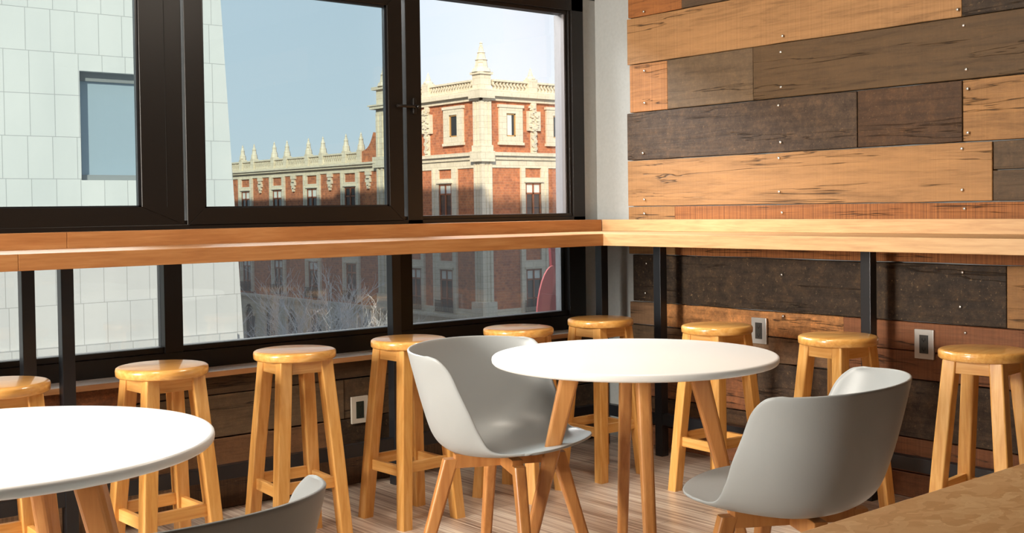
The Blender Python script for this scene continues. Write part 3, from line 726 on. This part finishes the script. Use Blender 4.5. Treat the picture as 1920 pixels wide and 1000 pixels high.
bm = bmesh.new(); box_bm(bm, -.10, .40, -.10, .40, Z(5.58), Z(6.18)); box_bm(bm, -.16, .46, -.16, .46, Z(6.18), Z(6.27))
box_bm(bm, -.15, .45, -.15, .45, Z(5.56), Z(5.66))
pyramid(bm, .15, .15, 6.27, 7.42, .38); obj('pinnacle', bm, M_stone, pal)
bm = bmesh.new(); box_bm(bm, -.12, .5, 6.10, 6.92, Z(-2.9), Z(6.22)); box_bm(bm, -.2, .5, 6.02, 7.0, Z(-2.9), Z(-2.3))
for z0, z1, d in ((5.38, 5.50, .28), (5.50, 5.56, .36), (2.95, 3.40, .2), (6.18, 6.30, .2)): box_bm(bm, -.12-d*.6, .5, 6.10-d, 6.92+d, Z(z0), Z(z1))
for y in (6.1, 6.45, 6.78): box_bm(bm, -.17, -.1, y, y+.14, Z(-2.3), Z(5.2))
pyramid(bm, .02, 6.40, 6.30, 7.50, .36); obj('end_pinnacle', bm, M_stone, pal)
for fac, a in (('R', 2.46), ('R', 4.9), ('L', 3.42)):
    bm = bmesh.new(); fb(bm, fac, a-.22, a+.22, 5.58, 6.12, -.2, .12)
    cx, cy = (a, .05) if fac == 'R' else (.05, a)
    pyramid(bm, cx, cy, 6.12, 6.58, .20, ((0, 1), (.12, 1), (.3, .55), (.4, .5), (1, .04))); obj('pinnacle', bm, M_stone, pal)
for a in (8.42, 9.64, 11.61, 12.90, 14.92, 16.17, 18.25, 19.49, 21.5, 22.8):
    bm = bmesh.new(); fb(bm, 'L', a-.15, a+.15, 3.22, 3.78, -.2, .1)
    pyramid(bm, .05, a, 3.78, 4.54, .165, ((0, 1), (.1, 1), (.3, .85), (.32, .7), (.58, .55), (.60, .64), (.66, .48), (.84, .22), (.86, .28), (1, .03))); obj('pinnacle', bm, M_stone, pal)
# curved brick gable between tower and wing
bm = bmesh.new(); pts = [(6.9, 3.2), (8.38, 3.2), (8.38, 3.68)]
for k in range(9):
    t = k/8; pts.append((8.3-.95*t, 3.70+.14*t+.62*t**3.2))
pts += [(7.1, 4.42), (6.9, 4.45)]
a = [bm.verts.new((-.02, p, Z(q))) for p, q in pts]; b = [bm.verts.new((.35, p, Z(q))) for p, q in pts]
bm.faces.new(a); bm.faces.new(list(reversed(b)))
for i in range(len(pts)): bm.faces.new((a[i], b[i], b[(i+1) % len(pts)], a[(i+1) % len(pts)]))
obj('curved_gable', bm, M_brick, pal)
# windows
def attic_window(fac, ac, zc, ow, oh, iw, ih):
    bm = bmesh.new()
    for q in ((-ow/2, -iw/2, -oh/2, oh/2), (iw/2, ow/2, -oh/2, oh/2), (-iw/2, iw/2, -oh/2, -ih/2), (-iw/2, iw/2, ih/2, oh/2)):
        fb(bm, fac, ac+q[0], ac+q[1], zc+q[2], zc+q[3], 0, .09)
    e = .05
    for q in ((-ow/2-e, ow/2+e, oh/2-.06, oh/2+e), (-ow/2-e, ow/2+e, -oh/2-e, -oh/2+.05)): fb(bm, fac, ac+q[0], ac+q[1], zc+q[2], zc+q[3], 0, .12)
    s = obj('window_surround', bm, M_stone, pal)
    bm = bmesh.new(); w_ = .05
    for q in ((-iw/2, -iw/2+w_, -ih/2, ih/2), (iw/2-w_, iw/2, -ih/2, ih/2), (-iw/2, iw/2, -ih/2, -ih/2+w_), (-iw/2, iw/2, ih/2-w_, ih/2)): fb(bm, fac, ac+q[0], ac+q[1], zc+q[2], zc+q[3], .01, .05)
    obj('casement', bm, M_wood_y, s)
    bm = bmesh.new(); fb(bm, fac, ac-iw/2, ac+iw/2, zc-ih/2, zc+ih/2, 0, .015); obj('pane', bm, M_pg, s)
    if fac == 'R' and ac < 2:
        bm = bmesh.new(); fb(bm, fac, ac-iw/2+.03, ac+.06, zc-ih/2, zc+ih/2, .015, .025); obj('curtain', bm, M_cur, s)
for ac in (1.37, 3.72, 6.1, 8.5): attic_window('R', ac, 4.34, 1.13, 1.42, .46, .87)
for ac in (1.67, 5.0): attic_window('L', ac, 4.36, 1.22, 1.40, .50, .84)
def bay(fac, a0, a1, o0, o1, top, ztop, zbot, panel, balcony, blind):
    """cream bay with a small stone panel and a tall opening"""
    e = .13
    bm = bmesh.new()
    for q in ((a0, o0-.02, zbot, ztop), (o1+.02, a1, zbot, ztop), (o0-.02, o1+.02, top, panel[0]), (o0-.02, o1+.02, panel[1], ztop)):
        fb(bm, fac, q[0], q[1], q[2], q[3], 0, .07)
    for q in ((a0, a0+e), (a1-e, a1)): fb(bm, fac, q[0], q[1], zbot, ztop, .07, .10); fb(bm, fac, q[0]-.03, q[1]+.03, zbot, zbot+.12, .07, .13)
    fb(bm, fac, o0-.1, o1+.1, top+.03, top+.10, .07, .13)
    s = obj('window_bay', bm, M_stone, pal)
    w_ = .05; m_ = (o0+o1)/2; tz = top-.36*(.5 if top-zbot < 1.3 else 1)-.02
    bm = bmesh.new()
    for q in ((o0, o0+w_, zbot, top), (o1-w_, o1, zbot, top), (m_-.035, m_+.035, zbot, top), (o0, o1, top-w_, top), (o0, o1, tz-.04, tz+.02), (o0, o1, zbot+.5, zbot+.54), (o0, o1, zbot, zbot+.05)): fb(bm, fac, q[0], q[1], q[2], q[3], .01, .05)
    obj('casement', bm, M_wood_r, s)
    bm = bmesh.new(); fb(bm, fac, o0, o1, zbot, top, 0, .012); obj('pane', bm, M_pg, s)
    if blind:
        bm = bmesh.new(); fb(bm, fac, o0+w_, o1-w_, tz, top-w_, .012, .02); obj('blind', bm, M_cur, s)
    if balcony:
        bm = bmesh.new(); b0, b1 = o0-.2, o1+.2; zb = zbot
        k = 0; a = b0
        while a < b1:
            fb(bm, fac, a, a+.012, zb, zb+.45, .20, .212); a += .05
        for z in (zb+.03, zb+.22, zb+.44): fb(bm, fac, b0, b1, z, z+.018, .198, .216)
        a = b0
        while a < b1-.08:
            for j in range(5):
                t0 = j/5*2*PI
                fb(bm, fac, a+.05+.03*math.cos(t0)-.008, a+.05+.03*math.cos(t0)+.008, zb+.30+.05*math.sin(t0)-.012, zb+.30+.05*math.sin(t0)+.012, .2, .21)
            a += .1
        obj('balcony_rail', bm, M_iron, s)
bay('R', 1.83, 3.19, 2.07, 2.83, 2.14, 2.74, .15, (2.36, 2.72), False, True)
bay('R', 5.3, 6.66, 5.54, 6.30, 2.14, 2.74, .15, (2.36, 2.72), False, True)
bay('L', 1.49, 3.09, 1.86, 2.67, 2.15, 2.74, .15, (2.36, 2.72), False, True)
bay('L', 4.1, 5.6, 4.45, 5.25, 2.15, 2.74, .15, (2.36, 2.72), False, True)
bay('R', 1.78, 3.16, 2.05, 2.80, -1.17, -.1, -2.80, (-.82, -.15), True, True)
bay('L', 1.58, 3.10, 1.87, 2.66, -1.16, -.1, -2.80, (-.82, -.15), True, True)
bay('L', 3.72, 5.1, 3.98, 4.75, -1.17, -.1, -2.80, (-.82, -.15), True, True)
for k in range(4):
    c = 9.22+3.28*k
    bay('L', c-.73, c+.73, c-.43, c+.43, 2.20, 2.84, .2, (2.42, 2.80), False, k != 0)
    bay('L', c-.68, c+.68, c-.40, c+.40, -1.12, -.1, -2.75, (-.80, -.3), True, k > 0)
# hanging ornaments and coat of arms
for fac, a in (('L', 7.75), ('L', 10.9), ('L', 14.2), ('L', 17.5)):
    bm = bmesh.new()
    for i, (h_, wd) in enumerate(((.0, .20), (.18, .13), (.30, .18), (.46, .11), (.58, .06))): fb(bm, fac, a-wd, a+wd, 2.84-h_-.16, 2.84-h_, 0, .10)
    obj('hanging_ornament', bm, M_stone, pal)
for fac, a in (('R', 2.50), ('R', 4.9), ('L', 3.40)):
    bm = bmesh.new(); fb(bm, fac, a-.13, a+.13, 3.3, 5.22, 0, .09)
    rr_ = random.Random(int(a*10))
    fb(bm, fac, a-.31, a+.31, 4.15, 4.90, .0, .12)
    for k in range(46):
        da = rr_.uniform(-.24, .24); z = rr_.uniform(4.15, 5.1); fb(bm, fac, a+da-.05, a+da+.05, z-.04, z+.04, .08, rr_.uniform(.13, .2))
    for k in range(18):
        z = 3.4+k*.045; fb(bm, fac, a-.1+.06*math.sin(k), a+.06+.06*math.sin(k), z-.025, z+.025, .08, .15)
    obj('coat_of_arms', bm, M_stone, pal)
# ground floor arches
for k in range(12):
    a = 1.6+2.15*k; bm = bmesh.new()
    for j in range(12):
        t0, t1 = PI*j/12, PI*(j+1)/12
        for rr2, dd in ((.56, .08),):
            fb(bm, 'L', a+.5*math.cos(t1)-.06, a+.5*math.cos(t0)+.06, -3.95+.5*math.sin((t0+t1)/2)-.07, -3.95+.5*math.sin((t0+t1)/2)+.07, .03, .12)
    s = obj('arch_surround', bm, M_stone, pal)
    bm = bmesh.new(); fb(bm, 'L', a-.44, a+.44, ZG, -3.95, .03, .05)
    for j in range(8):
        z0 = -3.95+.44*j/8; hw = math.sqrt(max(0, .44**2-(.44*(j+.5)/8)**2)); fb(bm, 'L', a-hw, a+hw, z0, z0+.055, .03, .05)
    obj('arch_opening', bm, M_pg, s)

# ---- ground; unseen block added, and cafe storeys sized, to shade the palace
struct(bx('ground', -120, 160, 5.2, 240, GZ-.5, GZ, simple('street_paving', (.22, .21, .20), .9, 0, .3, .2, 3, .2)))
sb = bx('shade_block', -16, 26, 58, 130, GZ, 18.4, simple('block_render', (.45, .42, .38), .9)); tag(sb, 'unseen block added behind the white building to shade the palace wing', 'building')
struct(bx('wall_exterior', -9.4, 40, -15, 4.40, 2.82, 41.4, simple('shading_storeys_render', (.5, .48, .44), .9)))

# ---- red sculpted sign beyond the lower right pane
rs = thing('red_sign', 'curved dark red panel outside the lower corner window', 'sign', (0, 5.5, 0))
m1 = simple('sign_red', (.22, .022, .028), .6, 0, .2); m2 = simple('sign_red_light', (.36, .075, .075), .6, 0, .2)
bm = bmesh.new(); quadprism(bm, [(4.78, -.6), (5.15, -.6), (5.15, 1.02), (4.865, 1.02), (4.88, .80), (4.84, .6)], .013, .035); obj('back_panel', bm, m1, rs)
bm = bmesh.new()
left = [(4.735, -.6), (4.737, .50)]+[(4.737+.145*(1-math.cos(t*PI/2/8))**.9, .50+.33*math.sin(t*PI/2/8)) for t in range(1, 9)]
right = [(4.905, .745), (4.880, .68), (4.855, .62), (4.842, .54), (4.840, -.6)]
quadprism(bm, left+right, 0, .012); obj('curved_fin', bm, m2, rs)
bm = bmesh.new(); box_bm(bm, 4.95, 5.0, -.9, .03, .0, .05); box_bm(bm, 4.95, 5.0, -.9, .03, -.5, -.45); obj('bracket', bm, M_steel, rs)
struct(bx('wall_facade', -9, 40, 4.30, 4.60, GZ, -.12, simple('facade_render', (.45, .43, .40), .9)))

# ---- bare trees in front of the palace
M_bark = simple('pale_bark', (.66, .63, .60), .9)
def tree(x, y, ztop, spread, seed, label):
    rnd = random.Random(seed); bb = bmesh.new(); bt = bmesh.new()
    def tube(bm, pts, r0, r1, k):
        n_ = len(pts)-1; rings = []
        for i, p in enumerate(pts):
            d = (pts[min(i+1, n_)]-pts[max(i-1, 0)]).normalized(); u_ = d.orthogonal().normalized(); v_ = d.cross(u_); r = r0+(r1-r0)*i/n_
            rings.append([p+(u_*math.cos(2*PI*j/k)+v_*math.sin(2*PI*j/k))*r for j in range(k)])
        loft(bm, rings)
    Ht = ztop-GZ
    def grow(p, d, ln, r, depth):
        pts = [p.copy()]; q = p.copy(); dd = d.copy(); n_ = 4
        for i in range(n_):
            dd = (dd+Vector((rnd.uniform(-.25, .25), rnd.uniform(-.25, .25), rnd.uniform(-.08, .18)))).normalized(); q = q+dd*ln/n_; pts.append(q.copy())
        tube(bb, pts, r, r*.6, 4 if depth > 1 else 3)
        if depth == 0: return
        for k in range(rnd.randint(3, 4)):
            b = pts[rnd.randint(1, n_)]; a = rnd.uniform(0, 2*PI); tl = rnd.uniform(.4, .95)
            nd = (dd+Vector((math.cos(a), math.sin(a), .25))*tl).normalized()
            grow(b, nd, ln*rnd.uniform(.55, .8), max(.0075, r*.5), depth-1)
    t = thing('bare_tree', label, 'tree', (x, y, GZ), 0, 'leafless street trees')
    tube(bt, [Vector((0, 0, 0)), Vector((.05, 0, Ht*.25)), Vector((0, .05, Ht*.45))], .22, .15, 10)
    for k in range(8):
        a = 2*PI*k/8+rnd.uniform(-.3, .3); grow(Vector((0, .05, Ht*rnd.uniform(.36, .45))), Vector((math.cos(a)*spread, math.sin(a)*spread, 1)).normalized(), Ht*.2, .08, 4)
    obj('trunk', bt, M_bark, t); obj('branches', bb, M_bark, t)
tree(19.2, 36.6, .3, .62, 3, 'bare pale street tree just right of the white building')
tree(27.6, 48.0, .6, .62, 5, 'bare pale street tree in front of the palace wing')
tree(26.2, 40.4, -.3, .6, 9, 'bare pale street tree nearest to the palace corner')
